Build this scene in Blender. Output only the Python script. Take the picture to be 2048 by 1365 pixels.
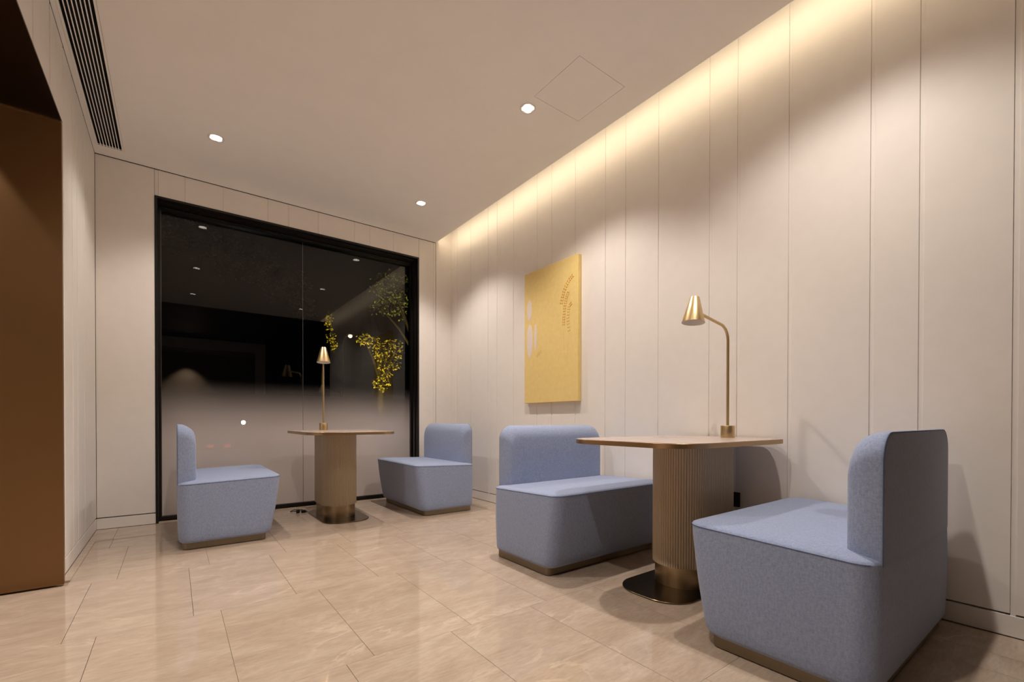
import bpy, bmesh, math, random
from mathutils import Vector, Matrix

scene = bpy.context.scene
for o in list(bpy.data.objects):
    bpy.data.objects.remove(o, do_unlink=True)
COL = scene.collection
random.seed(7)
R = math.radians

# ------------------------------------------------------------------ camera
cam_d = bpy.data.cameras.new('camera')
cam = bpy.data.objects.new('camera', cam_d)
COL.objects.link(cam)
scene.camera = cam
yaw, pitch, roll = R(36.9256), R(-0.4058), R(0.0761)
fw = Vector((math.sin(yaw) * math.cos(pitch), math.cos(yaw) * math.cos(pitch), math.sin(pitch)))
rt = Vector((math.cos(yaw), -math.sin(yaw), 0))
up = rt.cross(fw)
r2 = rt * math.cos(roll) + up * math.sin(roll)
u2 = r2.cross(fw)
m = Matrix((r2, u2, -fw)).transposed().to_4x4()
m.translation = Vector((0, 0, 0.86))
cam.matrix_world = m
cam_d.sensor_width = 36.0
cam_d.lens = 899.86 / 2048 * 36.0
cam_d.shift_y = (847.68 - 682.5) / 2048
cam_d.clip_start = 0.02
cam_d.clip_end = 200

# ------------------------------------------------------------------ world, exposure
world = bpy.data.worlds.new('night_sky')
scene.world = world
world.use_nodes = True
bg = world.node_tree.nodes['Background']
bg.inputs[0].default_value = (0.010, 0.011, 0.014, 1)
bg.inputs[1].default_value = 0.12
vs = scene.view_settings
vs.view_transform = 'Standard'
vs.look = 'None'
vs.exposure = 0.15
vs.gamma = 1.0
vs.use_curve_mapping = False
scene.display_settings.display_device = 'sRGB'

SPOT_W = 108.0            # each downlight
SPOT_COL = (1.0, 0.90, 0.81)
COVE_W = 6.5            # LED strip in the slot beside the panelled wall
COVE_COL = (1.0, 0.80, 0.54)

XR, XL, YB, HC, YG = 2.655, -0.485, 4.742, 2.93, 4.915     # wall faces, ceiling height, glass plane
XCE = 2.445                                                # ceiling edge beside the light slot
YF = -0.15                                                 # where the room opens to the lobby behind the camera

def area_light(name, loc, rot, sx, sy, w, col):
    d = bpy.data.lights.new(name, 'AREA'); d.shape = 'RECTANGLE'; d.size = sx; d.size_y = sy
    d.energy = w; d.color = col
    o = bpy.data.objects.new(name, d); COL.objects.link(o)
    o.location = loc; o.rotation_euler = rot
    return o
# LED tape lying in the slot above the ceiling edge, shining across and down the panelled wall
area_light('cove_light', (XCE + 0.022, (YF + YB) / 2, HC + 0.06), (R(0), R(-80), 0), 0.012, YB - YF - 0.1, COVE_W, COVE_COL)

# ------------------------------------------------------------------ helpers
def link(o, parent=None):
    COL.objects.link(o)
    if parent is not None:
        o.parent = parent
    return o

def tag(o, label=None, cat=None, group=None, kind=None):
    if label: o['label'] = label
    if cat: o['category'] = cat
    if group: o['group'] = group
    if kind: o['kind'] = kind
    return o

def empty(name, loc=(0, 0, 0), rz=0.0):
    o = bpy.data.objects.new(name, None)
    o.empty_display_size = 0.1
    o.location = loc; o.rotation_euler = (0, 0, rz)
    return link(o)

def mesh(name, verts, faces, mat=None, parent=None, smooth=False, auto=None):
    me = bpy.data.meshes.new(name)
    me.from_pydata([tuple(v) for v in verts], [], faces)
    me.validate(); me.update()
    if mat is not None: me.materials.append(mat)
    o = bpy.data.objects.new(name, me)
    link(o, parent)
    bm = bmesh.new(); bm.from_mesh(me)
    bmesh.ops.recalc_face_normals(bm, faces=bm.faces)
    if smooth or auto is not None:
        for f in bm.faces: f.smooth = True
        if auto is not None:
            for e in bm.edges:
                if len(e.link_faces) == 2 and e.calc_face_angle(0) > auto: e.smooth = False
    bm.to_mesh(me); bm.free()
    return o

def box_data(x0, x1, y0, y1, z0, z1):
    v = [(x0, y0, z0), (x1, y0, z0), (x1, y1, z0), (x0, y1, z0), (x0, y0, z1), (x1, y0, z1), (x1, y1, z1), (x0, y1, z1)]
    f = [(0, 3, 2, 1), (4, 5, 6, 7), (0, 1, 5, 4), (1, 2, 6, 5), (2, 3, 7, 6), (3, 0, 4, 7)]
    return v, f

def box(name, x0, x1, y0, y1, z0, z1, mat, parent=None, bev=0.0):
    v, f = box_data(x0, x1, y0, y1, z0, z1)
    o = mesh(name, v, f, mat, parent)
    if bev > 0:
        bm = bmesh.new(); bm.from_mesh(o.data)
        bmesh.ops.bevel(bm, geom=bm.edges[:], offset=bev, segments=1, affect='EDGES')
        bm.to_mesh(o.data); bm.free()
    return o

def boxes(name, lst, mat, parent=None):
    V, Fc = [], []
    for b in lst:
        v, f = box_data(*b); n = len(V)
        V += v; Fc += [tuple(i + n for i in q) for q in f]
    return mesh(name, V, Fc, mat, parent)

def rrect(hx, hy, r, n=8, cx=0, cy=0):
    pts = []
    r = min(r, hx - 1e-4, hy - 1e-4)
    for (sx, sy, a0) in ((1, 1, 0), (-1, 1, 90), (-1, -1, 180), (1, -1, 270)):
        for i in range(n + 1):
            a = R(a0 + 90 * i / n)
            pts.append((cx + sx * (hx - r) + r * math.cos(a), cy + sy * (hy - r) + r * math.sin(a)))
    return pts

def loft(name, loops, mat, parent=None, cap0=True, cap1=True, auto=R(40), closed=True):
    n = len(loops[0]); V = [p for l in loops for p in l]; Fc = []
    for k in range(len(loops) - 1):
        for i in range(n if closed else n - 1):
            j = (i + 1) % n
            Fc.append((k * n + i, k * n + j, (k + 1) * n + j, (k + 1) * n + i))
    if cap0: Fc.append(tuple(range(n))[::-1])
    if cap1: Fc.append(tuple((len(loops) - 1) * n + i for i in range(n)))
    return mesh(name, V, Fc, mat, parent, auto=auto)

def prism(name, poly, z0, z1, mat, parent=None, bev=0.0, auto=R(40)):
    def ins(p, d):
        n = len(p); out = []
        for i in range(n):
            a, b, c = Vector(p[i - 1]), Vector(p[i]), Vector(p[(i + 1) % n])
            t = (c - a).normalized(); nn = Vector((-t.y, t.x))
            out.append(b + nn * d)
        return out
    if bev <= 0:
        loops = [[(x, y, z0) for x, y in poly], [(x, y, z1) for x, y in poly]]
    else:
        q = ins(poly, bev)
        loops = [[(x, y, z0) for x, y in q], [(x, y, z0 + bev) for x, y in poly],
                 [(x, y, z1 - bev) for x, y in poly], [(x, y, z1) for x, y in q]]
    return loft(name, loops, mat, parent, auto=auto)

def tube(name, pts, rad, mat, parent=None, n=10, closed=False, rads=None):
    pts = [Vector(p) for p in pts]; N = len(pts); loops = []
    prev = None
    for i, p in enumerate(pts):
        if closed:
            t = (pts[(i + 1) % N] - pts[i - 1]).normalized()
        else:
            t = (pts[min(i + 1, N - 1)] - pts[max(i - 1, 0)]).normalized()
        if prev is None:
            a = Vector((0, 0, 1)) if abs(t.z) < 0.9 else Vector((1, 0, 0))
            u = t.cross(a).normalized()
        else:
            u = (prev - t * prev.dot(t)).normalized()
        prev = u
        w = t.cross(u)
        rr = rads[i] if rads else rad
        loops.append([tuple(p + (u * math.cos(2 * math.pi * k / n) + w * math.sin(2 * math.pi * k / n)) * rr) for k in range(n)])
    if closed:
        loops.append(loops[0])
        return loft(name, loops, mat, parent, cap0=False, cap1=False)
    return loft(name, loops, mat, parent)

def lathe(name, prof, mat, parent=None, n=40, loc=(0, 0, 0), auto=R(35)):
    V, Fc = [], []; m_ = len(prof)
    for k in range(n):
        a = 2 * math.pi * k / n
        for (r, z) in prof: V.append((r * math.cos(a), r * math.sin(a), z))
    for k in range(n):
        k2 = (k + 1) % n
        for i in range(m_ - 1):
            Fc.append((k * m_ + i, k2 * m_ + i, k2 * m_ + i + 1, k * m_ + i + 1))
    V2, F2 = V, []
    for f in Fc: F2.append(f)
    o = mesh(name, V2, F2, mat, parent, auto=auto)
    bm = bmesh.new(); bm.from_mesh(o.data)
    bmesh.ops.remove_doubles(bm, verts=bm.verts, dist=1e-6)
    bmesh.ops.recalc_face_normals(bm, faces=bm.faces)
    bm.to_mesh(o.data); bm.free()
    o.location = loc
    return o

def copy_tree(o, parent=None):
    c = o.copy(); COL.objects.link(c); c.parent = parent
    for ch in list(o.children):
        k = copy_tree(ch, c)
        k.matrix_parent_inverse = ch.matrix_parent_inverse.copy()
    return c

# ------------------------------------------------------------------ materials
def srgb(r, g, b):
    f = lambda c: (c / 255 / 12.92) if c / 255 <= 0.04045 else ((c / 255 + 0.055) / 1.055) ** 2.4
    return (f(r), f(g), f(b), 1)

class NT:
    def __init__(s, name):
        s.m = bpy.data.materials.new(name); s.m.use_nodes = True
        s.t = s.m.node_tree; s.n = s.t.nodes; s.b = s.n['Principled BSDF']; s.out = s.n['Material Output']
    def new(s, ty, **kw):
        n = s.n.new(ty)
        for k, v in kw.items(): setattr(n, k, v)
        return n
    def link(s, a, b): s.t.links.new(a, b)
    def set(s, **kw):
        for k, v in kw.items(): s.b.inputs[k.replace('_', ' ')].default_value = v
        return s

def ramp(nt, fac, stops):
    r = nt.new('ShaderNodeValToRGB')
    el = r.color_ramp.elements
    el[0].position, el[0].color = stops[0]
    el[1].position, el[1].color = stops[-1]
    for p, c in stops[1:-1]:
        e = el.new(p); e.color = c
    nt.link(fac, r.inputs[0])
    return r.outputs[0]

def simple(name, col, rough=0.5, metal=0.0, spec=0.5, noise=0.0, nscale=60, bump=0.0):
    nt = NT(name); nt.set(Base_Color=col, Roughness=rough, Metallic=metal)
    nt.b.inputs['Specular IOR Level'].default_value = spec
    if noise or bump:
        tc = nt.new('ShaderNodeTexCoord'); nz = nt.new('ShaderNodeTexNoise')
        nz.inputs['Scale'].default_value = nscale; nz.inputs['Detail'].default_value = 4
        nt.link(tc.outputs['Object'], nz.inputs['Vector'])
        if noise:
            c0 = tuple(c * (1 - noise) for c in col[:3]) + (1,); c1 = tuple(min(1, c * (1 + noise)) for c in col[:3]) + (1,)
            nt.link(ramp(nt, nz.outputs['Fac'], [(0.3, c0), (0.7, c1)]), nt.b.inputs['Base Color'])
        if bump:
            bp = nt.new('ShaderNodeBump'); bp.inputs['Strength'].default_value = bump; bp.inputs['Distance'].default_value = 0.002
            nt.link(nz.outputs['Fac'], bp.inputs['Height']); nt.link(bp.outputs[0], nt.b.inputs['Normal'])
    return nt.m

def brushed(name, col, rough, axis_scale, var=0.12):
    nt = NT(name); nt.set(Metallic=1.0, Roughness=rough)
    tc = nt.new('ShaderNodeTexCoord'); mp = nt.new('ShaderNodeMapping'); mp.inputs['Scale'].default_value = axis_scale
    nz = nt.new('ShaderNodeTexNoise'); nz.inputs['Scale'].default_value = 1.0; nz.inputs['Detail'].default_value = 3
    nt.link(tc.outputs['Object'], mp.inputs[0]); nt.link(mp.outputs[0], nz.inputs['Vector'])
    c0 = tuple(c * (1 - var) for c in col[:3]) + (1,); c1 = tuple(min(1, c * (1 + var)) for c in col[:3]) + (1,)
    nt.link(ramp(nt, nz.outputs['Fac'], [(0.3, c0), (0.7, c1)]), nt.b.inputs['Base Color'])
    mr = nt.new('ShaderNodeMapRange'); mr.inputs['To Min'].default_value = rough * 0.8; mr.inputs['To Max'].default_value = rough * 1.25
    nt.link(nz.outputs['Fac'], mr.inputs['Value']); nt.link(mr.outputs[0], nt.b.inputs['Roughness'])
    return nt.m

def stone(name, base, dark, light, scale, rough, veins=1.0, rnd=True):
    nt = NT(name); nt.set(Roughness=rough)
    tc = nt.new('ShaderNodeTexCoord'); oi = nt.new('ShaderNodeObjectInfo')
    add = nt.new('ShaderNodeVectorMath', operation='ADD')
    if rnd:
        sc = nt.new('ShaderNodeVectorMath', operation='SCALE'); sc.inputs[0].default_value = (37.0, 19.0, 11.0)
        nt.link(oi.outputs['Random'], sc.inputs['Scale']); nt.link(sc.outputs[0], add.inputs[1])
    nt.link(tc.outputs['Object'], add.inputs[0])
    mp = nt.new('ShaderNodeMapping'); mp.inputs['Rotation'].default_value = (0, 0, R(-24)); mp.inputs['Scale'].default_value = (1.0, 2.6, 1.0)
    nt.link(add.outputs[0], mp.inputs[0])
    n1 = nt.new('ShaderNodeTexNoise'); n1.inputs['Scale'].default_value = 3.5 * scale; n1.inputs['Detail'].default_value = 8; n1.inputs['Roughness'].default_value = 0.62; n1.inputs['Distortion'].default_value = 0.8
    nt.link(mp.outputs[0], n1.inputs['Vector'])
    base_c = ramp(nt, n1.outputs['Fac'], [(0.30, dark), (0.52, base), (0.75, light)])
    # fine streaks
    mp2 = nt.new('ShaderNodeMapping'); mp2.inputs['Rotation'].default_value = (0, 0, R(-20)); mp2.inputs['Scale'].default_value = (1.0, 5.0, 1.0)
    nt.link(add.outputs[0], mp2.inputs[0])
    n3 = nt.new('ShaderNodeTexNoise'); n3.inputs['Scale'].default_value = 20 * scale; n3.inputs['Detail'].default_value = 10; n3.inputs['Roughness'].default_value = 0.7
    nt.link(mp2.outputs[0], n3.inputs['Vector'])
    mxs = nt.new('ShaderNodeMix', data_type='RGBA', blend_type='OVERLAY'); mxs.inputs['Factor'].default_value = 0.30
    nt.link(base_c, mxs.inputs[6]); nt.link(ramp(nt, n3.outputs['Fac'], [(0.25, (0.25, 0.25, 0.25, 1)), (0.75, (0.75, 0.75, 0.75, 1))]), mxs.inputs[7])
    # light veins: thin ridges of a distorted noise
    n2 = nt.new('ShaderNodeTexNoise'); n2.inputs['Scale'].default_value = 1.5 * scale; n2.inputs['Detail'].default_value = 6; n2.inputs['Roughness'].default_value = 0.6; n2.inputs['Distortion'].default_value = 1.4
    nt.link(mp.outputs[0], n2.inputs['Vector'])
    s = nt.new('ShaderNodeMath', operation='SUBTRACT'); s.inputs[1].default_value = 0.5; nt.link(n2.outputs['Fac'], s.inputs[0])
    a = nt.new('ShaderNodeMath', operation='ABSOLUTE'); nt.link(s.outputs[0], a.inputs[0])
    vein = ramp(nt, a.outputs[0], [(0.0, (1, 1, 1, 1)), (0.030, (0, 0, 0, 1))])
    n4 = nt.new('ShaderNodeTexNoise'); n4.inputs['Scale'].default_value = 3.0 * scale; nt.link(add.outputs[0], n4.inputs['Vector'])
    msk = ramp(nt, n4.outputs['Fac'], [(0.45, (0, 0, 0, 1)), (0.7, (1, 1, 1, 1))])
    mu = nt.new('ShaderNodeMath', operation='MULTIPLY'); nt.link(vein, mu.inputs[0]); nt.link(msk, mu.inputs[1])
    mu2 = nt.new('ShaderNodeMath', operation='MULTIPLY'); mu2.inputs[1].default_value = 0.6 * veins; nt.link(mu.outputs[0], mu2.inputs[0])
    mx = nt.new('ShaderNodeMix', data_type='RGBA'); nt.link(mu2.outputs[0], mx.inputs['Factor'])
    nt.link(mxs.outputs[2], mx.inputs[6]); mx.inputs[7].default_value = tuple(min(1, c * 1.25) for c in light[:3]) + (1,)
    nt.link(mx.outputs[2], nt.b.inputs['Base Color'])
    return nt.m

def fabric(name, col, dark):
    nt = NT(name); nt.set(Roughness=0.95)
    nt.b.inputs['Specular IOR Level'].default_value = 0.15
    nt.b.inputs['Sheen Weight'].default_value = 0.25
    nt.b.inputs['Sheen Roughness'].default_value = 0.5
    tc = nt.new('ShaderNodeTexCoord')
    outs = []
    for sc in ((900, 140, 500), (140, 900, 500), (300, 300, 110)):
        mp = nt.new('ShaderNodeMapping'); mp.inputs['Scale'].default_value = sc
        nz = nt.new('ShaderNodeTexNoise'); nz.inputs['Scale'].default_value = 0.55; nz.inputs['Detail'].default_value = 3
        nt.link(tc.outputs['Object'], mp.inputs[0]); nt.link(mp.outputs[0], nz.inputs['Vector']); outs.append(nz.outputs['Fac'])
    ad = nt.new('ShaderNodeMath', operation='ADD'); nt.link(outs[0], ad.inputs[0]); nt.link(outs[1], ad.inputs[1])
    ad2 = nt.new('ShaderNodeMath', operation='ADD'); nt.link(ad.outputs[0], ad2.inputs[0]); nt.link(outs[2], ad2.inputs[1])
    dv = nt.new('ShaderNodeMath', operation='MULTIPLY'); dv.inputs[1].default_value = 1 / 3; nt.link(ad2.outputs[0], dv.inputs[0])
    nt.link(ramp(nt, dv.outputs[0], [(0.36, dark), (0.64, col)]), nt.b.inputs['Base Color'])
    bp = nt.new('ShaderNodeBump'); bp.inputs['Strength'].default_value = 0.35; bp.inputs['Distance'].default_value = 0.0012
    nt.link(dv.outputs[0], bp.inputs['Height']); nt.link(bp.outputs[0], nt.b.inputs['Normal'])
    return nt.m

def emit(name, col, s):
    nt = NT(name)
    e = nt.new('ShaderNodeEmission'); e.inputs[0].default_value = col; e.inputs[1].default_value = s
    nt.link(e.outputs[0], nt.out.inputs[0])
    return nt.m

M = {}
M['paint'] = simple('wall_paint', srgb(246, 240, 234), 0.42, noise=0.012, nscale=14)
M['ceiling'] = simple('ceiling_paint', srgb(250, 246, 241), 0.8, noise=0.01, nscale=8)
M['gap'] = simple('shade_brown_board', srgb(70, 55, 42), 0.8)  # dark brown stands in for the shade inside the narrow panel gaps
M['grout'] = simple('grout', srgb(168, 148, 126), 0.85, noise=0.05)
M['floor'] = stone('beige_marble', srgb(184, 165, 147), srgb(174, 154, 136), srgb(194, 177, 160), 1.0, 0.065)
M['top_stone'] = stone('pale_stone', srgb(188, 172, 163), srgb(179, 163, 153), srgb(197, 183, 175), 3.0, 0.25, 0.5)
M['bronze'] = simple('bronze_sheet', srgb(132, 97, 60), 0.38, 0.45, noise=0.03, nscale=3)
M['dark_bronze'] = brushed('dark_shaded_bronze', srgb(60, 44, 32), 0.4, (2, 2, 60), 0.06)
M['collar'] = brushed('brushed_bronze', srgb(178, 156, 124), 0.34, (3, 3, 200), 0.06)
M['plate'] = brushed('aged_bronze_plate', srgb(122, 107, 86), 0.22, (60, 60, 60), 0.10)
M['edge'] = brushed('brushed_bronze_edge', srgb(172, 142, 106), 0.34, (3, 3, 300), 0.06)
M['brass'] = brushed('brushed_brass', srgb(204, 178, 134), 0.36, (120, 120, 4), 0.03)
M['flute'] = simple('taupe_lacquer', srgb(192, 173, 145), 0.36, spec=0.5, noise=0.02)
M['fabric'] = fabric('blue_grey_weave', srgb(162, 174, 203), srgb(132, 145, 176))
M['seam'] = simple('seam_thread', srgb(84, 96, 126), 0.9)
M['plinth'] = brushed('plinth_bronze', srgb(142, 130, 110), 0.45, (60, 60, 60), 0.05)
M['black_frame'] = simple('black_frame', srgb(20, 16, 14), 0.35)
M['black'] = simple('black_plastic', srgb(14, 13, 13), 0.4)
M['steel'] = simple('steel_bead', srgb(150, 145, 140), 0.35, 1.0)
M['white'] = simple('white_enamel', srgb(235, 230, 222), 0.4)
M['lens'] = emit('downlight_lens', (1.0, 0.93, 0.84, 1), 30)
M['led'] = emit('led_tape', (1.0, 0.74, 0.42, 1), 2)
M['vent_black'] = simple('vent_black', srgb(10, 9, 8), 0.9)
M['asphalt'] = simple('asphalt', srgb(52, 50, 48), 0.9, noise=0.2, nscale=20)
M['bark'] = simple('bark', srgb(22, 18, 14), 0.9, noise=0.2, nscale=20)

# window glass: thin clear glass with a frosted film that fades out upward
def glass_mat():
    nt = NT('frosted_gradient_glass')
    tc = nt.new('ShaderNodeTexCoord'); sp = nt.new('ShaderNodeSeparateXYZ'); nt.link(tc.outputs['Object'], sp.inputs[0])
    mr = nt.new('ShaderNodeMapRange'); mr.interpolation_type = 'SMOOTHSTEP'
    mr.inputs['From Min'].default_value = 1.24; mr.inputs['From Max'].default_value = 0.66
    mr.inputs['To Min'].default_value = 0.0; mr.inputs['To Max'].default_value = 0.95
    nt.link(sp.outputs['Z'], mr.inputs['Value'])
    tr = nt.new('ShaderNodeBsdfTransparent'); tr.inputs[0].default_value = (0.30, 0.31, 0.30, 1)      # solar-control tint
    gl = nt.new('ShaderNodeBsdfGlossy'); gl.inputs['Roughness'].default_value = 0.0; gl.inputs[0].default_value = (1, 1, 1, 1)
    fr = nt.new('ShaderNodeFresnel'); fr.inputs[0].default_value = 1.52
    df = nt.new('ShaderNodeBsdfDiffuse'); df.inputs[0].default_value = srgb(240, 228, 222)
    tl = nt.new('ShaderNodeBsdfTranslucent'); tl.inputs[0].default_value = srgb(240, 228, 222)
    m1 = nt.new('ShaderNodeMixShader'); m1.inputs[0].default_value = 0.22; nt.link(df.outputs[0], m1.inputs[1]); nt.link(tl.outputs[0], m1.inputs[2])
    m2 = nt.new('ShaderNodeMixShader'); nt.link(mr.outputs[0], m2.inputs[0]); nt.link(tr.outputs[0], m2.inputs[1]); nt.link(m1.outputs[0], m2.inputs[2])
    m3 = nt.new('ShaderNodeMixShader'); nt.link(fr.outputs[0], m3.inputs[0]); nt.link(m2.outputs[0], m3.inputs[1]); nt.link(gl.outputs[0], m3.inputs[2])
    nt.link(m3.outputs[0], nt.out.inputs[0])
    return nt.m
def clear_mat():
    nt = NT('clear_glass_body')
    tr = nt.new('ShaderNodeBsdfTransparent'); tr.inputs[0].default_value = (0.97, 0.98, 0.97, 1)
    nt.link(tr.outputs[0], nt.out.inputs[0])
    return nt.m
M['clear'] = clear_mat()
M['glass'] = glass_mat()

# ================================================================== ROOM SHELL
# ---- floor
floor = box('floor', -3.2, 2.80, -6.2, YG + 0.12, -0.12, -0.010, M['grout'])
tag(floor, 'polished beige marble tiled floor of the lounge', kind='structure')
G = 0.0008
tile_cache = {}
def tile(x0, x1, y0, y1):
    w, d = round(x1 - x0, 4), round(y1 - y0, 4)
    key = (w, d)
    if key not in tile_cache:
        v, f = box_data(-w / 2 + G, w / 2 - G, -d / 2 + G * 0.55, d / 2 - G * 0.55, -0.010, 0.0)
        me = bpy.data.meshes.new('tile'); me.from_pydata(v, [], f)
        me.materials.append(M['floor'])
        bm = bmesh.new(); bm.from_mesh(me)
        bmesh.ops.recalc_face_normals(bm, faces=bm.faces)
        bm.to_mesh(me); bm.free()
        tile_cache[key] = me
    o = bpy.data.objects.new('tile', tile_cache[key]); link(o, floor)
    o.location = ((x0 + x1) / 2, (y0 + y1) / 2, 0)
XB0, XB1, YB1 = -0.445, 2.42, 4.31
rows = [(-0.795, 0.005, 0.167), (0.005, 0.805, 0.167), (0.805, 1.608, 0.0665), (1.608, 2.410, 0.167), (2.410, 3.212, 0.0665), (3.212, 4.012, 0.167), (4.012, YB1, 0.0665)]
TW = 0.4155
for (y0, y1, off) in rows:
    left = XB0 if y0 > 3.2 else -1.70
    xs = [left] + [off + TW * k for k in range(-6, 8) if left + 0.03 < off + TW * k < XB1 - 0.03] + [XB1]
    for a, b in zip(xs[:-1], xs[1:]): tile(a, b, y0, y1)
# border strips along the walls
for a, b in zip([XL] + [-0.354 + 0.8 * k for k in range(0, 4)], [-0.354 + 0.8 * k for k in range(0, 4)] + [XR]): tile(a, b, YB1, YB)
for a, b in ((3.34, 3.86), (3.86, YB1)): tile(XL, XB0, a, b)
yy = [-0.795, 0.005, 0.805, 1.608, 2.41, 3.212, 4.012, YB1]
for a, b in zip(yy[:-1], yy[1:]): tile(XB1, XR, a, b)

# ---- ceiling with holes for the downlights, the access panel and the air slot
DL = [(0.254, 3.955), (1.89, 3.962), (0.254, 2.33), (1.883, 2.335), (0.258, 0.76), (1.90, 0.74)]
ACC = (1.845, 2.242, 1.822, 2.226)
VENT = (-0.462, -0.300, 0.35, 4.598)
HS = 0.036
holes = [(x - HS, x + HS, y - HS, y + HS) for x, y in DL] + [ACC, VENT]
def slab_with_holes(name, x0, x1, y0, y1, z, th, holes, mat):
    xs = sorted(set([x0, x1] + [h[0] for h in holes] + [h[1] for h in holes]))
    ys = sorted(set([y0, y1] + [h[2] for h in holes] + [h[3] for h in holes]))
    idx = {}; V = []; Fc = []
    def vi(i, j, k):
        if (i, j, k) not in idx:
            idx[(i, j, k)] = len(V); V.append((xs[i], ys[j], z if k == 0 else z + th))
        return idx[(i, j, k)]
    def solid(i, j):
        if i < 0 or j < 0 or i >= len(xs) - 1 or j >= len(ys) - 1: return False
        cx, cy = (xs[i] + xs[i + 1]) / 2, (ys[j] + ys[j + 1]) / 2
        return not any(h[0] < cx < h[1] and h[2] < cy < h[3] for h in holes)
    for i in range(len(xs) - 1):
        for j in range(len(ys) - 1):
            if not solid(i, j): continue
            for k in (0, 1):
                Fc.append((vi(i, j, k), vi(i + 1, j, k), vi(i + 1, j + 1, k), vi(i, j + 1, k)))
            if not solid(i - 1, j): Fc.append((vi(i, j, 0), vi(i, j + 1, 0), vi(i, j + 1, 1), vi(i, j, 1)))
            if not solid(i + 1, j): Fc.append((vi(i + 1, j, 0), vi(i + 1, j + 1, 0), vi(i + 1, j + 1, 1), vi(i + 1, j, 1)))
            if not solid(i, j - 1): Fc.append((vi(i, j, 0), vi(i + 1, j, 0), vi(i + 1, j, 1), vi(i, j, 1)))
            if not solid(i, j + 1): Fc.append((vi(i, j + 1, 0), vi(i + 1, j + 1, 0), vi(i + 1, j + 1, 1), vi(i, j + 1, 1)))
    return mesh(name, V, Fc, mat)
ceil = slab_with_holes('ceiling', XL + 0.0016, XCE, YF, YB - 0.004, HC, 0.02, holes, M['ceiling'])
tag(ceil, 'plain warm white painted ceiling', kind='structure')
# structural deck above the ceiling void, closing the light slot
deck = box('ceiling_deck', -3.2, 2.80, YF, YG + 0.12, HC + 0.30, HC + 0.36, M['gap'], ceil)
box('slot_upstand', XCE - 0.015, XCE, YF, YB - 0.004, HC + 0.02, HC + 0.042, M['ceiling'], ceil)
box('slot_end', XCE - 0.012, 2.68, YF - 0.015, YF, HC, HC + 0.30, M['ceiling'], ceil)

# access panel
ap = box('access_panel', ACC[0] + 0.0024, ACC[1] - 0.0024, ACC[2] + 0.0024, ACC[3] - 0.0024, HC, HC + 0.015, M['ceiling'])
tag(ap, 'square flush access panel outlined by a hairline in the ceiling', 'access panel')

# air slot grille
vent = empty('ceiling_vent', ((VENT[0] + VENT[1]) / 2, (VENT[2] + VENT[3]) / 2, HC))
tag(vent, 'long linear air grille with black slots along the left ceiling edge', 'vent')
vx, vy = (VENT[0] + VENT[1]) / 2, (VENT[2] + VENT[3]) / 2
hw, hl = (VENT[1] - VENT[0]) / 2 - 0.0012, (VENT[3] - VENT[2]) / 2 - 0.0012
boxes('backing', [(-hw, hw, -hl, hl, 0.05, 0.055), (-hw, -hw + 0.001, -hl, hl, 0.012, 0.05), (hw - 0.001, hw, -hl, hl, 0.012, 0.05), (-hw, hw, -hl, -hl + 0.001, 0.012, 0.05), (-hw, hw, hl - 0.001, hl, 0.012, 0.05)], M['vent_black'], vent)
fwd = 0.011
boxes('frame', [(-hw, -hw + fwd, -hl, hl, -0.001, 0.012), (hw - fwd, hw, -hl, hl, -0.001, 0.012), (-hw + fwd, hw - fwd, -hl, -hl + fwd, -0.001, 0.012), (-hw + fwd, hw - fwd, hl - fwd, hl, -0.001, 0.012)], M['ceiling'], vent)
span = 2 * (hw - fwd); pitch_v = span / 8
for k in range(7):
    xc = -hw + fwd + pitch_v * (k + 1)
    box('slat', xc - 0.0025, xc + 0.0025, -hl + fwd, hl - fwd, 0.0, 0.0035, M['ceiling'], vent)

# ---- panelled walls
PT = 0.018                       # panel thickness
def pbox(name, axis, face, sgn, a0, a1, z0, z1, d0, d1, mat, parent, bev=0.0):
    lo, hi = sorted((face + sgn * d0, face + sgn * d1))
    if axis == 'y': return box(name, lo, hi, a0, a1, z0, z1, mat, parent, bev)
    return box(name, a0, a1, lo, hi, z0, z1, mat, parent, bev)

def panels(axis, face, sgn, joints, z0, z1, parent, jw=0.016, drop=0.0085):
    """joints: sorted positions incl. both ends; a recessed strip stands in every inner joint"""
    for k, (a, b) in enumerate(zip(joints[:-1], joints[1:])):
        a2 = a + (jw / 2 if k > 0 else 0.001); b2 = b - (jw / 2 if k < len(joints) - 2 else 0.001)
        pbox('panel', axis, face, sgn, a2, b2, z0, z1, 0.0, PT, M['paint'], parent, 0.0012)
    for j in joints[1:-1]:
        # strip sits back in the joint and leaves a hair slit on the side away from the camera
        lo, hi = (j - jw / 2 + 0.0003, j + jw / 2 - 0.0009)
        pbox('joint_strip', axis, face, sgn, lo, hi, z0 - drop, z1, 0.0030, PT, M['paint'], parent)

BBH, GAPZ = 0.086, 0.0075
# right wall
wr = box('wall_right', XR + 0.026, XR + 0.10, YF - 0.1, YG + 0.10, 0.0, HC + 0.30, M['gap'])
tag(wr, 'white panelled wall with vertical grooves behind the right table', kind='structure')
jr = [YF, 0.228, 0.510, 0.687, 1.044, 1.321, 1.494, 1.861, 2.142, 2.335, 2.660, 2.952, 3.150, 3.505, 3.786, 3.951, 4.302, 4.600, YB + 0.0006]
panels('y', XR, +1, jr, BBH + GAPZ, HC + 0.299, wr)
b = box('baseboard_right', XR, XR + 0.02, YF, YB - 0.001, 0.003, BBH, M['paint'], None, 0.001)
tag(b, 'white painted baseboard under the right panelled wall', kind='structure')

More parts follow.
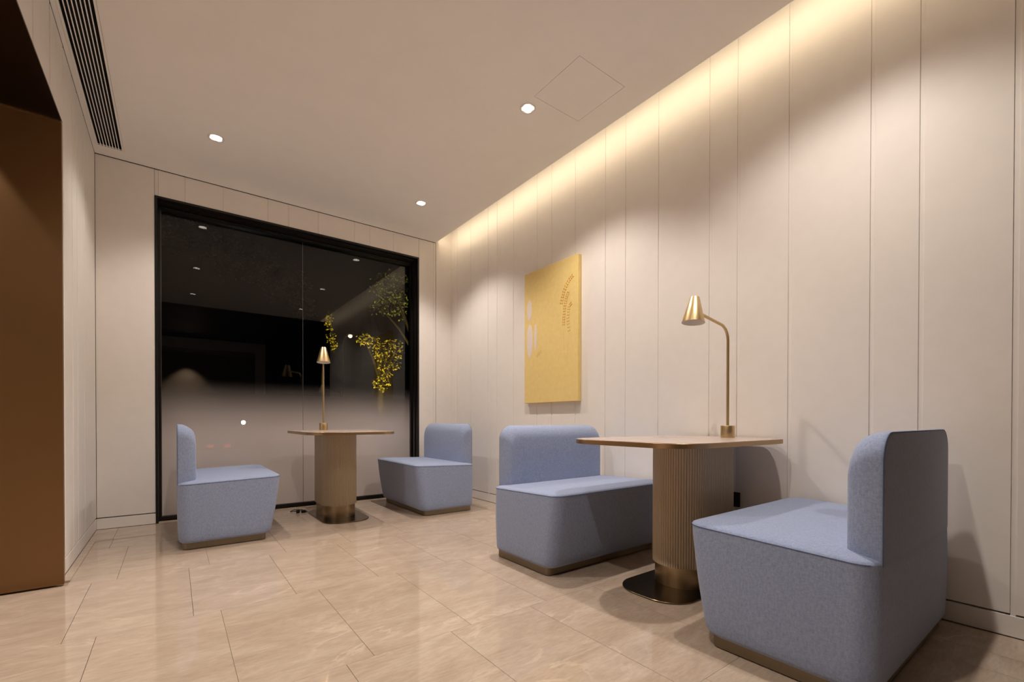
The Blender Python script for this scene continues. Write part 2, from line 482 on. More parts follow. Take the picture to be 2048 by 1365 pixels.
# back wall (window wall)
WX0, WX1, WZ = -0.122, 2.236, 2.712
wb = boxes('wall_back', [(XL - 0.2, WX0 - 0.0, YB + 0.026, YB + 0.20, 0, HC + 0.30), (WX1, XR + 0.026, YB + 0.026, YB + 0.20, 0, HC + 0.30), (WX0, WX1, YB + 0.026, YB + 0.20, WZ, HC + 0.30)], M['gap'])
tag(wb, 'white panelled end wall around the large dark window', kind='structure')
TOPB = HC - 0.004
panels('x', YB, +1, [XL + 0.001, WX0], BBH + GAPZ, TOPB, wb)
jb = [WX0, -0.105, 0.075, 0.348, 0.702, 0.877, 1.148, 1.502, 1.665, 1.925, WX1]
panels('x', YB, +1, jb, WZ + 0.001, TOPB, wb, drop=0.0)
panels('x', YB, +1, [WX1, 2.413, 2.447], BBH + GAPZ, TOPB, wb)
panels('x', YB, +1, [2.450, XR + 0.018], BBH + GAPZ, HC + 0.299, wb)
b = boxes('baseboard_back', [(XL + 0.001, WX0, YB, YB + 0.02, 0.003, BBH), (WX1, XR - 0.001, YB, YB + 0.02, 0.003, BBH)], M['paint'])
tag(b, 'white baseboard beside the window', kind='structure')

# left wall with portal opening
PY, PZ, PX = 3.28, 2.412, -0.462
wl = boxes('wall_left', [(XL - 0.20, XL - 0.026, PY + 0.03, YG + 0.10, 0, HC + 0.30), (XL - 0.20, XL - 0.026, YF, PY + 0.03, PZ + 0.03, HC + 0.30)], M['gap'])
tag(wl, 'white panelled wall beside and above the bronze portal', kind='structure')
jl = [PY + 0.031, 3.50, 3.76, 3.93, 4.20, YB - 0.001]
panels('y', XL, -1, jl, BBH + GAPZ, HC - 0.002, wl)
jl2 = [YF, 0.30, 0.66, 0.93, 1.105, 1.46, 1.74, 1.91, 2.27, 2.55, 2.83, 3.17, PY + 0.030]
panels('y', XL, -1, jl2, PZ + 0.0105, HC - 0.002, wl, drop=0.0)
b = box('baseboard_left', XL - 0.02, XL, PY + 0.031, YB - 0.001, 0.003, BBH, M['paint'], None, 0.001)
tag(b, 'white baseboard between bronze portal and corner', kind='structure')

# bronze portal (opening in the left wall)
tr = box('trim_1', -1.72, PX, PY, PY + 0.03, 0.0, PZ - 0.008, M['bronze'])
tag(tr, 'tall bronze clad portal jamb at the left', kind='structure')
box('soffit_panel', -1.72, PX, YF, PY + 0.03, PZ, PZ + 0.010, M['dark_bronze'], tr)  # same bronze as the jamb, its low-light shade put into a darker colour
box('brass_strip', -1.72, PX, PY - 0.003, PY + 0.03, PZ - 0.008, PZ, M['brass'], tr)

# dark lobby behind the camera (seen in the window's reflection), plus an added pale fill corridor
lobby = boxes('wall_rear', [(-3.2, -1.0, -4.1, -4.0, 0, HC), (1.99, 5.2, -4.1, -4.0, 0, HC), (-1.0, 1.99, -4.1, -4.0, 2.91, HC + 0.3),
                            (5.1, 5.2, -4.0, YF - 0.1, 0, HC), (XR + 0.1, 5.2, YF - 0.2, YF - 0.1, 0, HC),
                            (-3.1, -1.72, PY + 0.0, PY + 0.1, 0, HC)], M['dark_bronze'])
wc = box('wall_fill_corridor', -3.2, -3.1, -4.0, YG, 0, HC, M['paint'])  # unseen pale wall, added to bounce fill light into the room
tag(wc, 'pale unseen wall added beyond the bronze portal for fill light', kind='structure')
tag(lobby, 'dark bronze lobby walls seen mirrored in the window', kind='structure')
box('lobby_ceiling', -3.2, 5.2, -6.2, YF - 0.016, HC, HC + 0.06, M['dark_bronze'], lobby)
box('portal_ceiling', -3.2, -1.72, YF - 0.016, PY, PZ + 0.071, PZ + 0.09, M['ceiling'], lobby)  # pale ceiling of the added fill-light corridor
box('lobby_floor', 2.80, 5.2, -6.2, YF - 0.1, -0.12, 0.0, M['floor'], lobby)
door = boxes('trim_2', [(-1.0, 1.99, -4.0, -3.97, 2.66, 2.91), (1.75, 1.99, -4.0, -3.97, 0, 2.66)], M['paint'])
tag(door, 'pale trim around the far lobby opening', kind='structure')
fw_ = boxes('wall_far', [(-1.0, 1.25, -6.0, -5.9, 0, 2.75), (1.25, 2.2, -6.2, -6.1, 0, 2.75), (-3.2, 2.2, -6.2, -4.0, 2.75, 2.80)], simple('far_panel', srgb(150, 130, 106), 0.5))
tag(fw_, 'bronze wall beyond the far lobby opening', kind='structure')

# ---- window
win = boxes('window_1', [(WX0, WX0 + 0.018, YB - 0.004, YG + 0.05, 0.0, WZ), (WX1 - 0.018, WX1, YB - 0.004, YG + 0.05, 0.0, WZ),
                         (WX0 + 0.018, WX1 - 0.018, YB - 0.004, YG + 0.05, WZ - 0.018, WZ)], M['black_frame'])
tag(win, 'large black framed window with a frosted lower half', kind='structure')
box('sill_bar', WX0 + 0.018, WX1 - 0.018, YG - 0.03, YG + 0.05, 0.0, 0.026, M['black_frame'], win)
gx0, gx1, gxm = WX0 + 0.036, WX1 - 0.036, 1.046
boxes('frame_bar', [(WX0 + 0.018, gx0, YG - 0.035, YG + 0.04, 0.026, WZ - 0.018)], M['black_frame'], win)
boxes('frame_bar', [(gx1, WX1 - 0.018, YG - 0.035, YG + 0.04, 0.026, WZ - 0.018)], M['black_frame'], win)
boxes('frame_bar', [(gx0, gx1, YG - 0.035, YG + 0.04, WZ - 0.055, WZ - 0.018)], M['black_frame'], win)
boxes('frame_step', [(WX0 + 0.018, WX1 - 0.018, YB + 0.05, YB + 0.09, WZ - 0.030, WZ - 0.018)], M['black_frame'], win)
boxes('frame_step', [(WX1 - 0.030, WX1 - 0.018, YB + 0.05, YB + 0.09, 0.0, WZ - 0.030)], M['black_frame'], win)
boxes('bead', [(gx0, gx1, YG - 0.014, YG - 0.008, 0.026, 0.033)], M['steel'], win)
boxes('bead', [(gx0, gx0 + 0.003, YG - 0.014, YG - 0.008, 0.033, WZ - 0.055)], M['steel'], win)
boxes('bead', [(gx0, gx1, YG - 0.040, YG - 0.036, WZ - 0.040, WZ - 0.037)], M['steel'], win)
gp1 = box('glass_pane', gx0 + 0.001, gxm - 0.0015, YG, YG + 0.008, 0.027, WZ - 0.056, M['glass'], win)
gp2 = box('glass_pane', gxm + 0.0015, gx1 - 0.001, YG, YG + 0.008, 0.027, WZ - 0.056, M['glass'], win)
for g_ in (gp1, gp2):
    g_.data.materials.append(M['clear'])
    for p_ in g_.data.polygons: p_.material_index = 0 if p_.normal.y < -0.9 else 1
boxes('glass_joint', [(gxm - 0.0014, gxm + 0.0014, YG - 0.001, YG + 0.009, 0.027, WZ - 0.056)], M['steel'], win)

# ================================================================== DOWNLIGHTS
def downlight(x, y, label, group=None, z=HC, w=SPOT_W, ang=124, blend=0.22, col=SPOT_COL, lens=True):
    t = empty('downlight', (x, y, z))
    tag(t, label, 'downlight', group)
    lathe('trim_ring', [(0.0400, 0.012), (0.0410, 0.0), (0.0425, -0.0025), (0.0530, -0.0025), (0.0540, 0.0), (0.0540, 0.0004)], M['white'], t)
    lathe('reflector', [(0.0400, 0.012), (0.0300, 0.045)], M['white'], t)
    lathe('lens', [(0.0, 0.0385), (0.0315, 0.0385)], M['lens'], t)
    d = bpy.data.lights.new('downlight_lamp', 'SPOT')
    d.energy = w; d.color = col; d.spot_size = R(ang); d.spot_blend = blend; d.shadow_soft_size = 0.028
    # reflector beam: intensity falls off with the angle from straight down
    d.use_nodes = True
    nt = d.node_tree; em = nt.nodes['Emission']
    ge = nt.nodes.new('ShaderNodeNewGeometry'); sx = nt.nodes.new('ShaderNodeSeparateXYZ')
    ab = nt.nodes.new('ShaderNodeMath'); ab.operation = 'ABSOLUTE'
    pw = nt.nodes.new('ShaderNodeMath'); pw.operation = 'POWER'; pw.inputs[1].default_value = 2.6
    nt.links.new(ge.outputs['Incoming'], sx.inputs[0]); nt.links.new(sx.outputs['Z'], ab.inputs[0])
    nt.links.new(ab.outputs[0], pw.inputs[0]); nt.links.new(pw.outputs[0], em.inputs['Strength'])
    o = bpy.data.objects.new('downlight_lamp', d); link(o, t)
    o.location = (0, 0, -0.004)
    return t
labels = ['round recessed downlight above the chair at the left of the window',
          'round recessed downlight near the corner of window and panelled wall',
          'round recessed downlight out of frame on the left, mirrored in the window',
          'glaring round recessed downlight beside the ceiling access panel',
          'round recessed downlight above the room entrance, mirrored at left in the window',
          'round recessed downlight above the nearest chair, mirrored beside the glass joint']
for (x, y), l, an, k in zip(DL, labels, (122, 114, 116, 116, 120, 126), (0.58, 0.95, 0.95, 1.0, 1.0, 0.88)):
    downlight(x, y, l, 'recessed ceiling downlights', ang=an, w=SPOT_W * k, blend=0.45)
downlight(-0.86, 3.19, 'small downlight in the soffit of the bronze portal', 'recessed ceiling downlights', z=PZ, w=34, ang=68, blend=0.25)
downlight(0.30, -5.55, 'downlight beyond the far lobby opening, mirrored in the window', 'recessed ceiling downlights', z=2.75, w=480, ang=84, blend=0.5)  # inferred from the mirrored lit panel, also added for fill light
downlight(0.30, -3.2, 'added unseen downlight in the dark lobby ceiling in front of the far opening', 'recessed ceiling downlights', w=130, ang=110, blend=0.5)  # unseen lamp added to brighten the far trim and for fill
downlight(-2.30, 0.6, 'added fill downlight in the unseen side corridor, nearer the lobby', 'recessed ceiling downlights', z=PZ + 0.03, w=110, ang=120, blend=0.4)  # unseen corridor lamp, added for fill light
downlight(-2.30, 2.3, 'added fill downlight in the unseen side corridor, nearer the window', 'recessed ceiling downlights', z=PZ + 0.03, w=110, ang=120, blend=0.4)  # second unseen lamp added for fill from the corridor

# LED tape in the slot
led = box('led_strip', XCE + 0.001, XCE + 0.012, YF + 0.05, YB - 0.06, HC + 0.043, HC + 0.047, M['led'])
tag(led, 'warm LED strip hidden in the ceiling slot along the panelled wall', 'led strip')
led.location = (-0.006, 0, 0)

# ================================================================== LOUNGE CHAIRS
CW, CD = 0.495, 0.608        # half width, depth;  local: back at y=0, front at y=CD
def make_chair():
    t = empty('lounge_chair')
    fab = M['fabric']
    # seat body: lofted loops from the bottom edge up and over the crowned top
    def loop(z, ins, front, zf=None, n=9, r=0.070):
        hx = CW - ins; y0 = ins; y1 = front - ins
        pts = rrect(hx, (y1 - y0) / 2, max(r - ins * 0.6, 0.02), n, 0, (y0 + y1) / 2)
        if zf is None: return [(x, y, z) for x, y in pts]
        return [(x, y, zf(x, y)) for x, y in pts]
    Z0 = 0.042
    ztop = lambda y: 0.436 + 0.020 * (y / CD)
    loops = []
    loops.append(loop(Z0, 0.030, 0.543))
    loops.append(loop(Z0 + 0.003, 0.018, 0.545))
    loops.append(loop(Z0 + 0.010, 0.009, 0.549))
    loops.append(loop(Z0 + 0.022, 0.004, 0.553))
    for k in range(1, 9):
        s = k / 9
        fr = 0.553 + (CD - 0.553) * (s ** 0.92)
        e = 0.004 * (1 - s) - 0.004 * math.sin(math.pi * s)
        zz = lambda x, y, s=s: Z0 + 0.022 + s * (ztop(y) - 0.006 - Z0 - 0.022)
        loops.append(loop(0, e, fr, zz))
    body_top = loop(0, 0.0, CD, lambda x, y: ztop(y) - 0.004)
    loops.append(body_top)
    body = loft('seat_base', loops, fab, t, auto=R(60))
    # crowned seat top as its own cushion panel
    top = [loop(0, 0.0, CD, lambda x, y: ztop(y) - 0.004)]
    for ins, dz in ((0.003, 0.002), (0.010, 0.0055), (0.022, 0.009), (0.045, 0.0125), (0.09, 0.016), (0.16, 0.0185), (0.235, 0.0195)):
        top.append(loop(0, ins, CD, lambda x, y, dz=dz: ztop(y) + dz))
    loft('seat_cushion', top, fab, t, cap0=False, cap1=True, auto=R(70))
    seam = loop(0, -0.0010, CD, lambda x, y: ztop(y) - 0.004, n=12)
    k0 = 2 * 13 + 6                       # the seam runs round the sides and front only, not across the back
    seam = seam[3 * 13 + 6:] + seam[:k0 + 1]
    tube('piping', seam, 0.0015, M['seam'], body, n=6)
    # backrest: loops over depth, front edges generously rounded, back edge almost square
    bw, zt, zb = CW - 0.058, 0.827, 0.425
    def bl(y, ins_s, ins_t, n=10):
        hx = bw - ins_s; top_z = zt - ins_t; r = max(0.088 - 0.35 * ins_s, 0.04)
        pts = [(-hx, zb)]
        for i in range(n + 1):
            a = R(180 - 90 * i / n); pts.append((-hx + r + r * math.cos(a), top_z - r + r * math.sin(a)))
        for i in range(n + 1):
            a = R(90 - 90 * i / n); pts.append((hx - r + r * math.cos(a), top_z - r + r * math.sin(a)))
        pts.append((hx, zb))
        return [(x, y + 0.012 * (0.44 - z) / 0.4 * 0, z) for x, z in pts]
    prof = [(-0.002, 0.010, 0.010), (0.000, 0.003, 0.003), (0.004, 0.0005, 0.0005), (0.012, 0.0, 0.0)]
    for k in range(1, 9):
        a = R(90 * k / 8)
        prof.append((0.012 + 0.088 * math.sin(a), 0.040 * (1 - math.cos(a)), 0.088 * (1 - math.cos(a))))
    bloops = [bl(y, s, tt) for y, s, tt in prof]
    # close front with inset loops
    yl = prof[-1][0]
    for s, tt, dy in ((0.075, 0.125, 0.004), (0.16, 0.20, 0.007), (0.30, 0.30, 0.009)):
        bloops.append(bl(yl + dy, s, min(tt, 0.31)))
    br = loft('backrest', bloops, fab, t, auto=R(75))
    sm = [(x, 0.0005, z) for x, y, z in bl(0, 0.002, 0.002, 12)]
    tube('piping', sm, 0.0014, M['seam'], br, n=6)
    # recessed plinth
    pl = rrect(CW - 0.022, 0.2430, 0.030, 8, 0, 0.026 + 0.2430)
    prism('plinth', pl, 0.005, 0.046, M['plinth'], t)
    pf = rrect(CW - 0.030, 0.2350, 0.045, 8, 0, 0.026 + 0.2430)
    prism('glide', pf, 0.0, 0.006, M['black'], t)
    return t
ch = make_chair()
G_ch = 'blue lounge chairs'
chairs = [ch] + [copy_tree(ch) for _ in range(3)]
spec = [((0.017, 4.122, 0), R(-90), 'blue fabric lounge chair at the left end of the window, side towards the room'),
        ((2.305, 4.148, 0), R(90), 'blue fabric lounge chair in the far corner, between window table and panelled wall'),
        ((2.110, 2.362, 0), R(180), 'blue fabric lounge chair below the yellow painting, facing the near table'),
        ((2.112, 0.402, 0), R(0), 'nearest blue fabric lounge chair, seen from behind at the right edge')]
for c, (loc, rz, lab) in zip(chairs, spec):
    c.location = loc; c.rotation_euler = (0, 0, rz)
    tag(c, lab, 'chair', G_ch)

# ================================================================== TABLES   local: front edge at y=0 (towards the room), wall side at y=1.0, x across
def make_table():
    t = empty('pedestal_table')
    poly = rrect(0.36, 0.505, 0.175, 14, 0, 0.5)
    top = prism('table_top', poly, 0.742, 0.764, M['edge'], t, 0.001, auto=R(30))
    inner = rrect(0.3565, 0.5015, 0.1715, 14, 0, 0.5)
    prism('stone_inlay', inner, 0.7635, 0.7652, M['top_stone'], top)
    # fluted column (stadium plan)
    def stadium(r, y0, y1, n):
        L = (y1 - y0) - 2 * r; per = 2 * L + 2 * math.pi * r; out = []
        for i in range(n):
            s = per * i / n
            if s < L: p, nn = (r, y0 + r + s), (1, 0)
            elif s < L + math.pi * r:
                a = (s - L) / r; p = (r * math.cos(a), y1 - r + r * math.sin(a)); nn = (math.cos(a), math.sin(a))
            elif s < 2 * L + math.pi * r:
                q = s - L - math.pi * r; p, nn = (-r, y1 - r - q), (-1, 0)
            else:
                a = math.pi + (s - 2 * L - math.pi * r) / r; p = (r * math.cos(a), y0 + r + r * math.sin(a)); nn = (math.cos(a), math.sin(a))
            out.append((p, nn))
        return out
    NR, K = 106, 8
    pts = []
    for i, (p, nn) in enumerate(stadium(0.1455, 0.385, 0.885, NR * K)):
        ph = (i % K) / K
        d = 0.0052 * math.sqrt(max(0.0, 1 - (2 * ph - 1) ** 2))
        pts.append((p[0] + nn[0] * d, p[1] + nn[1] * d))
    loft('fluted_column', [[(x, y, 0.112) for x, y in pts], [(x, y, 0.742) for x, y in pts]], M['flute'], t, auto=R(50))
    col = [p for p, nn in stadium(0.1380, 0.3925, 0.8775, 96)]
    prism('collar', col, 0.007, 0.114, M['collar'], t)
    prism('base_plate', rrect(0.195, 0.375, 0.150, 12, 0, 0.185 + 0.375), 0.0, 0.008, M['plate'], t, 0.0015)
    return t
tb = make_table()
tb2 = copy_tree(tb)
tb.location = (1.633, 1.368, 0); tb.rotation_euler = (0, 0, R(-90))     # front faces -X
tag(tb, 'fluted pedestal table with stone top against the panelled wall, nearest the camera', 'table', 'pedestal tables')
tb2.location = (1.183, 3.635, 0); tb2.rotation_euler = (0, 0, R(0))     # front faces -Y
tag(tb2, 'fluted pedestal table with stone top standing in front of the window', 'table', 'pedestal tables')

# ================================================================== TABLE LAMPS   local: arm reaches towards -y
def make_lamp():
    t = empty('table_lamp')
    lathe('base', [(0.0, 0.0), (0.0365, 0.0), (0.0368, 0.0015), (0.0368, 0.0655), (0.0360, 0.0668), (0.0, 0.0668)], M['brass'], t)
    # pole with bent neck, tapering arm
    zb = 0.538; rb = 0.085
    pts = [(0, 0, 0.066), (0, 0, 0.2), (0, 0, 0.4), (0, 0, zb)]
    amax = 82
    for k in range(1, 13):
        a = R(amax * k / 12)
        pts.append((0, -rb * (1 - math.cos(a)), zb + rb * math.sin(a)))
    dx, dz = math.sin(R(amax)), math.cos(R(amax))
    y0, z0 = pts[-1][1], pts[-1][2]
    La = 0.245
    for k in range(1, 4): pts.append((0, y0 - dx * La * k / 3, z0 + dz * La * k / 3))
    pole = tube('pole', pts, 0.0078, M['brass'], t, n=14)
    ye, ze = pts[-1][1], pts[-1][2]
    # shade
    sh = empty_none = lathe('shade', [(0.0, 0.075), (0.0215, 0.075), (0.0228, 0.0735), (0.0565, -0.058), (0.0552, -0.058), (0.0220, 0.0720), (0.0, 0.0722)], M['brass'], t, n=56)
    sh.location = (0, ye - 0.028, ze - 0.002)
    sh.rotation_euler = (R(-6), 0, 0)
    lathe('shade_liner', [(0.0, 0.0705), (0.0212, 0.0705), (0.0545, -0.0575)], M['white'], sh, n=56)
    lathe('bulb', [(0.0, -0.020), (0.012, -0.016), (0.018, -0.004), (0.018, 0.008), (0.010, 0.030), (0.008, 0.070)], M['white'], sh, n=24)
    return t
lp = make_lamp()
lp2 = copy_tree(lp)
lp.location = (2.478, 1.288, 0.7653); lp.rotation_euler = (0, 0, R(-90))
tag(lp, 'brass cone shade table lamp on the near table by the panelled wall', 'lamp', 'brass table lamps')
lp2.location = (1.128, 4.46, 0.7653); lp2.rotation_euler = (0, 0, R(-14))
tag(lp2, 'brass cone shade table lamp on the window table, seen against dark glass', 'lamp', 'brass table lamps')

# ================================================================== PAINTING
M['canvas'] = simple('ochre_canvas', srgb(244, 216, 142), 0.75, noise=0.03, nscale=30, bump=0.25)
M['pale_paint'] = simple('pale_paint', srgb(242, 226, 214), 0.7, noise=0.04, nscale=90)
M['grain'] = simple('ochre_grain', srgb(222, 160, 46), 0.6, noise=0.15, nscale=200)
PYc, PZc = 2.940, 1.615
art = empty('painting', (XR, PYc, PZc))
tag(art, 'yellow canvas with raised wheat ears and pale ovals on the wall', 'painting')
hw_, hh_ = 0.347, 0.597
box('canvas', -0.040, -0.002, -hw_, hw_, -hh_, hh_, M['canvas'], art, 0.003)
def face_pt(u, v, d=0.0405): return (-d, hw_ - u * 2 * hw_, hh_ - v * 2 * hh_)     # u from far (left in view) to near
def oval(u, v, ru, rv, th=0.0025):
    c = face_pt(u, v); loops = []
    for s, d in ((1.0, 0.0), (1.0, th * 0.6), (0.93, th), (0.5, th * 1.05)):
        loops.append([(c[0] - d + 0.001, c[1] + ru * 2 * hw_ * s * math.cos(2 * math.pi * k / 36), c[2] + rv * 2 * hh_ * s * math.sin(2 * math.pi * k / 36)) for k in range(36)])
    return loft('pale_oval', loops, M['pale_paint'], art)
oval(0.105, 0.290, 0.050, 0.080)
oval(0.112, 0.524, 0.061, 0.128)
oval(0.230, 0.504, 0.028, 0.100)
def ear(path, n, gl, name='wheat_ear'):
    V, Fc = [], []
    P = [Vector(face_pt(u, v)) for u, v in path]
    def at(s):
        s *= len(P) - 1; i = min(int(s), len(P) - 2); return P[i].lerp(P[i + 1], s - i), (P[i + 1] - P[i]).normalized()
    for k in range(n):
        c, t = at(k / (n - 1)); nrm = Vector((-1, 0, 0)); sd = t.cross(nrm)
        for sg in (-1, 1):
            d = (t * 0.8 + sd * sg * 0.6).normalized(); w = d.cross(nrm)
            a = c + sd * sg * 0.004; b = a + d * gl; mid = (a + b) / 2
            i = len(V)
            V += [a, mid + w * gl * 0.28 + nrm * 0.001, b, mid - w * gl * 0.28 + nrm * 0.001, mid + nrm * 0.003, mid - nrm * 0.001]
            Fc += [(i, i + 1, i + 4), (i + 1, i + 2, i + 4), (i + 2, i + 3, i + 4), (i + 3, i, i + 4), (i, i + 5, i + 1), (i + 1, i + 5, i + 2), (i + 2, i + 5, i + 3), (i + 3, i + 5, i)]
    return mesh(name, V, Fc, M['grain'], art)
ear([(0.714, 0.312), (0.735, 0.268), (0.76, 0.23), (0.80, 0.194), (0.845, 0.163), (0.90, 0.143)], 12, 0.023)
ear([(0.755, 0.465), (0.761, 0.42), (0.77, 0.37), (0.784, 0.321), (0.804, 0.282), (0.833, 0.249)], 14, 0.019)
ear([(0.85, 0.515), (0.841, 0.464), (0.834, 0.418), (0.841, 0.373), (0.856, 0.338), (0.885, 0.328)], 12, 0.017)
def stem(path, name='wheat_stem'):
    tube(name, [face_pt(u, v, 0.0402) for u, v in path], 0.0016, M['canvas'], art, n=6)
stem([(0.714, 0.312), (0.715, 0.40), (0.735, 0.50), (0.765, 0.60)])
stem([(0.755, 0.465), (0.76, 0.55), (0.765, 0.65), (0.775, 0.72)])
stem([(0.85, 0.515), (0.845, 0.58), (0.825, 0.66), (0.80, 0.72)])
ear([(0.26, 0.655), (0.275, 0.64), (0.30, 0.628), (0.335, 0.62)], 5, 0.012, 'wheat_sprig')

# ================================================================== SMALL THINGS
so = empty('wall_socket', (XR, 1.345, 0.395))
tag(so, 'black wall socket low on the panelled wall behind the near table', 'socket')
box('plate', -0.012, 0.0, -0.043, 0.043, -0.043, 0.043, M['black'], so, 0.002)
boxes('outlet', [(-0.0135, -0.011, -0.020, 0.020, -0.020, 0.020)], M['vent_black'], so)
pc = empty('power_cable', (0.945, 4.50, 0))
tag(pc, 'black plug and cable on the floor beside the window table', 'cable')
lathe('plug', [(0.0, 0.0), (0.014, 0.0), (0.017, 0.006), (0.017, 0.026), (0.010, 0.034), (0.0, 0.034)], M['black'], pc, n=20).location = (-0.03, 0.01, 0.0)
box('adapter', -0.004, 0.034, -0.015, 0.02, 0.0, 0.024, M['black'], pc, 0.003)
tube('cable', [(0.03, 0.0, 0.012), (0.05, -0.01, 0.006), (0.052, 0.03, 0.005), (0.05, 0.08, 0.005), (0.03, 0.13, 0.005), (-0.04, 0.16, 0.006), (-0.08, 0.09, 0.006), (-0.03, 0.03, 0.012)], 0.0035, M['black'], pc, n=8)

# ================================================================== OUTSIDE, NIGHT
ZG = -0.35
gr = box('ground_outside', -25, 30, YG + 0.13, 60, ZG - 0.1, ZG, M['asphalt'])
tag(gr, 'dark paving outside the window at night', kind='structure')

def leaf_mat(name, c):
    nt = NT(name); nt.set(Base_Color=c, Roughness=0.5)
    oi = nt.new('ShaderNodeTexCoord'); nz = nt.new('ShaderNodeTexNoise'); nz.inputs['Scale'].default_value = 9
    nt.link(oi.outputs['Object'], nz.inputs['Vector'])
    c0 = tuple(x * 0.6 for x in c[:3]) + (1,); c1 = tuple(min(1, x * 1.3) for x in c[:3]) + (1,)
    nt.link(ramp(nt, nz.outputs['Fac'], [(0.3, c0), (0.7, c1)]), nt.b.inputs['Base Color'])
    return nt.m
M['leaf'] = leaf_mat('leaf_green', srgb(112, 128, 74))
M['leaf_y'] = leaf_mat('leaf_yellow_green', srgb(150, 146, 50))

def tree(x, y, blobs, mat, label, trunk_top, nleaf=700, size=0.07, branches=True, slim=1.0):
    t = empty('street_tree', (x, y, ZG)); tag(t, label, 'tree', 'trees outside the window')
    rads = [q * slim for q in (0.11, 0.09, 0.07, 0.05, 0.03)]
    tube('trunk', [(0.03 * math.sin(i * 1.7), 0.02 * math.cos(i), (trunk_top - ZG) * i / 4) for i in range(5)], 0.1, M['bark'], t, n=10, rads=rads)
    br = []
    V, Fc = [], []
    rng = random.Random(int(x * 100) + int(y * 10))
    for (bx, by, bz, rx, ry, rz_) in blobs:
        n = int(nleaf * rx * rz_ / 0.25)
        for k in range(n):
            while True:
                p = Vector((rng.uniform(-1, 1), rng.uniform(-1, 1), rng.uniform(-1, 1)))
                if 0.25 < p.length < 1 and rng.random() < 0.35 + 0.65 * p.length: break
            c = Vector((bx + p.x * rx - x, by + p.y * ry - y, bz + p.z * rz_ - ZG))
            d = Vector((rng.gauss(0, 1), rng.gauss(0, 1), rng.gauss(0, 0.6) - 0.4)).normalized()
            w = d.cross(Vector((rng.gauss(0, 1), rng.gauss(0, 1), rng.gauss(0, 1)))).normalized()
            L = size * rng.uniform(0.6, 1.2); i = len(V)
            nn = d.cross(w) * L * 0.12
            V += [c, c + d * L * 0.45 + w * L * 0.26 + nn, c + d * L, c + d * L * 0.45 - w * L * 0.26 + nn, c + d * L * 0.5]
            Fc += [(i, i + 1, i + 4), (i + 1, i + 2, i + 4), (i + 2, i + 3, i + 4), (i + 3, i, i + 4)]
        br.append((bx, by, bz))
    f = mesh('foliage', V, Fc, mat, t); f['kind'] = 'stuff'
    for (bx, by, bz) in (br if branches else []):
        tube('branch', [(0, 0, (trunk_top - ZG) * 0.75), ((bx - x) * 0.5, (by - y) * 0.5, (trunk_top - ZG) * 0.75 * 0.4 + (bz - ZG) * 0.6), (bx - x, by - y, bz - ZG)], 0.02, M['bark'], t, n=6, rads=[0.035, 0.022, 0.008])
    return t

def uplight(x, y, z, tgt, w, col, ang, label):
    t = empty('garden_spotlight', (x, y, z)); tag(t, label, 'spotlight', 'garden spotlights')
    lathe('housing', [(0.0, 0.0), (0.06, 0.0), (0.07, 0.02), (0.07, 0.12), (0.064, 0.125), (0.06, 0.105), (0.0, 0.105)], M['black'], t, n=20)
    d = bpy.data.lights.new('garden_lamp', 'SPOT'); d.energy = w; d.color = col; d.spot_size = R(ang); d.spot_blend = 0.6; d.shadow_soft_size = 0.05
    o = bpy.data.objects.new('garden_lamp', d); link(o, t); o.location = (0, 0, 0.14)
    v = Vector(tgt) - Vector((x, y, z + 0.14))
    o.rotation_euler = v.to_track_quat('-Z', 'Y').to_euler()

tree(3.55, 9.4, [(3.05, 9.0, 2.50, .16, .2, .13), (3.27, 9.0, 2.42, .14, .2, .16), (3.42, 9.0, 2.22, .17, .2, .15), (3.62, 9.1, 2.42, .12, .2, .16), (3.80, 9.1, 2.38, .12, .2, .24),
      (3.66, 9.0, 2.05, .15, .2, .14), (3.48, 9.1, 1.92, .12, .2, .12), (3.45, 9.1, 1.62, .19, .2, .17), (3.55, 9.1, 1.80, .10, .2, .10)], M['leaf_y'],
     'golden lit leafy tree at the right of the dark window', 2.3, 750, 0.06)
tree(2.50, 9.9, [(2.55, 9.7, 2.92, .09, .15, .18), (2.60, 9.7, 2.62, .09, .15, .18), (2.66, 9.7, 2.40, .07, .15, .12)], M['leaf_y'],
     'narrow golden lit tree behind the window lamp', 2.4, 1100, 0.05, False, 0.42)
tree(3.9, 8.4, [(3.35, 8.2, 3.35, .45, .4, .35), (3.1, 8.2, 2.95, .25, .3, .15), (3.5, 8.3, 3.05, .25, .3, .25)], M['leaf'],
     'dim olive tree crown at the upper right of the window', 3.0, 500, 0.06)
tree(-0.6, 8.2, [(0.2, 8.0, 3.55, .65, .6, .32), (0.85, 8.0, 3.30, .55, .5, .34), (1.45, 8.0, 3.05, .40, .4, .36), (1.75, 8.1, 2.72, .22, .3, .25)], M['leaf'],
     'dark leafy tree crown behind the left window pane', 3.0, 550, 0.06, False)
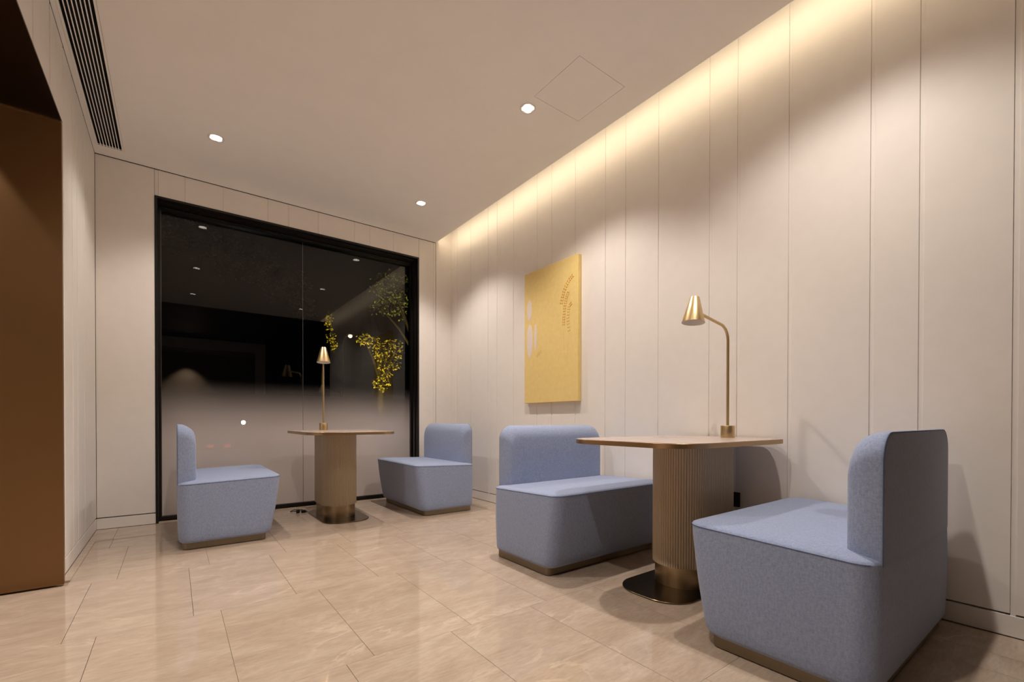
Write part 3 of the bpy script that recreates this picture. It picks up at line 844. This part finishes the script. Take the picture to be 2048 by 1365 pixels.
uplight(3.2, 7.6, ZG, (3.45, 9.1, 2.2), 2400, (1.0, 0.70, 0.16), 60, 'garden spotlight below the golden tree at right')
uplight(2.3, 8.6, ZG, (2.55, 9.7, 2.6), 800, (1.0, 0.70, 0.16), 50, 'garden spotlight below the narrow golden tree')

# street lamp with a warm head
sl = empty('street_lamp', (3.60, 12.3, ZG)); tag(sl, 'street lamp with warm glowing head seen through the right pane', 'street lamp')
tube('pole', [(0, 0, 0), (0, 0, 1.5), (0, 0, 3.2)], 0.03, M['steel'], sl, n=10)
tube('arm', [(0, 0, 3.2), (0.05, 0, 3.42), (0.16, 0, 3.50)], 0.02, M['steel'], sl, n=8)
lathe('lamp_head', [(0.0, 0.06), (0.05, 0.05), (0.10, 0.0), (0.0, 0.0)], M['black'], sl, n=20).location = (0.20, 0, 3.50)
M['warm_glow'] = emit('warm_glow', (1.0, 0.72, 0.42, 1), 20)
M['cool_glow'] = emit('cool_glow', (0.9, 0.95, 1.0, 1), 60)
M['red_glow'] = emit('red_glow', (1.0, 0.12, 0.06, 1), 9)
lathe('bulb', [(0.0, -0.08), (0.04, -0.06), (0.055, -0.02), (0.0, 0.0)], M['warm_glow'], sl, n=16).location = (0.20, 0, 3.50)
# one white and two red light spots outside, on made-up posts
bo = empty('white_light_spot', (1.28, 12.0, ZG)); tag(bo, 'small bright white light low in the left window pane', 'light spot')
lathe('post', [(0.0, 0.0), (0.05, 0.0), (0.05, 1.10), (0.0, 1.10)], M['black'], bo, n=16)
lathe('bulb', [(0.0, 1.10), (0.035, 1.12), (0.045, 1.155), (0.035, 1.19), (0.0, 1.20)], M['cool_glow'], bo, n=16)
for k, (xx, lab) in enumerate(((0.49, 'left one of two small red lights in the street outside'), (0.74, 'right one of two small red lights in the street outside'))):
    rm = empty('red_light_spot', (xx, 9.2, ZG)); tag(rm, lab, 'marker light', 'red street lights')
    lathe('post', [(0.0, 0.0), (0.025, 0.0), (0.025, 0.74), (0.0, 0.74)], M['black'], rm, n=12)
    box('lamp', -0.05, 0.05, -0.03, 0.03, 0.74, 0.79, M['red_glow'], rm, 0.008)
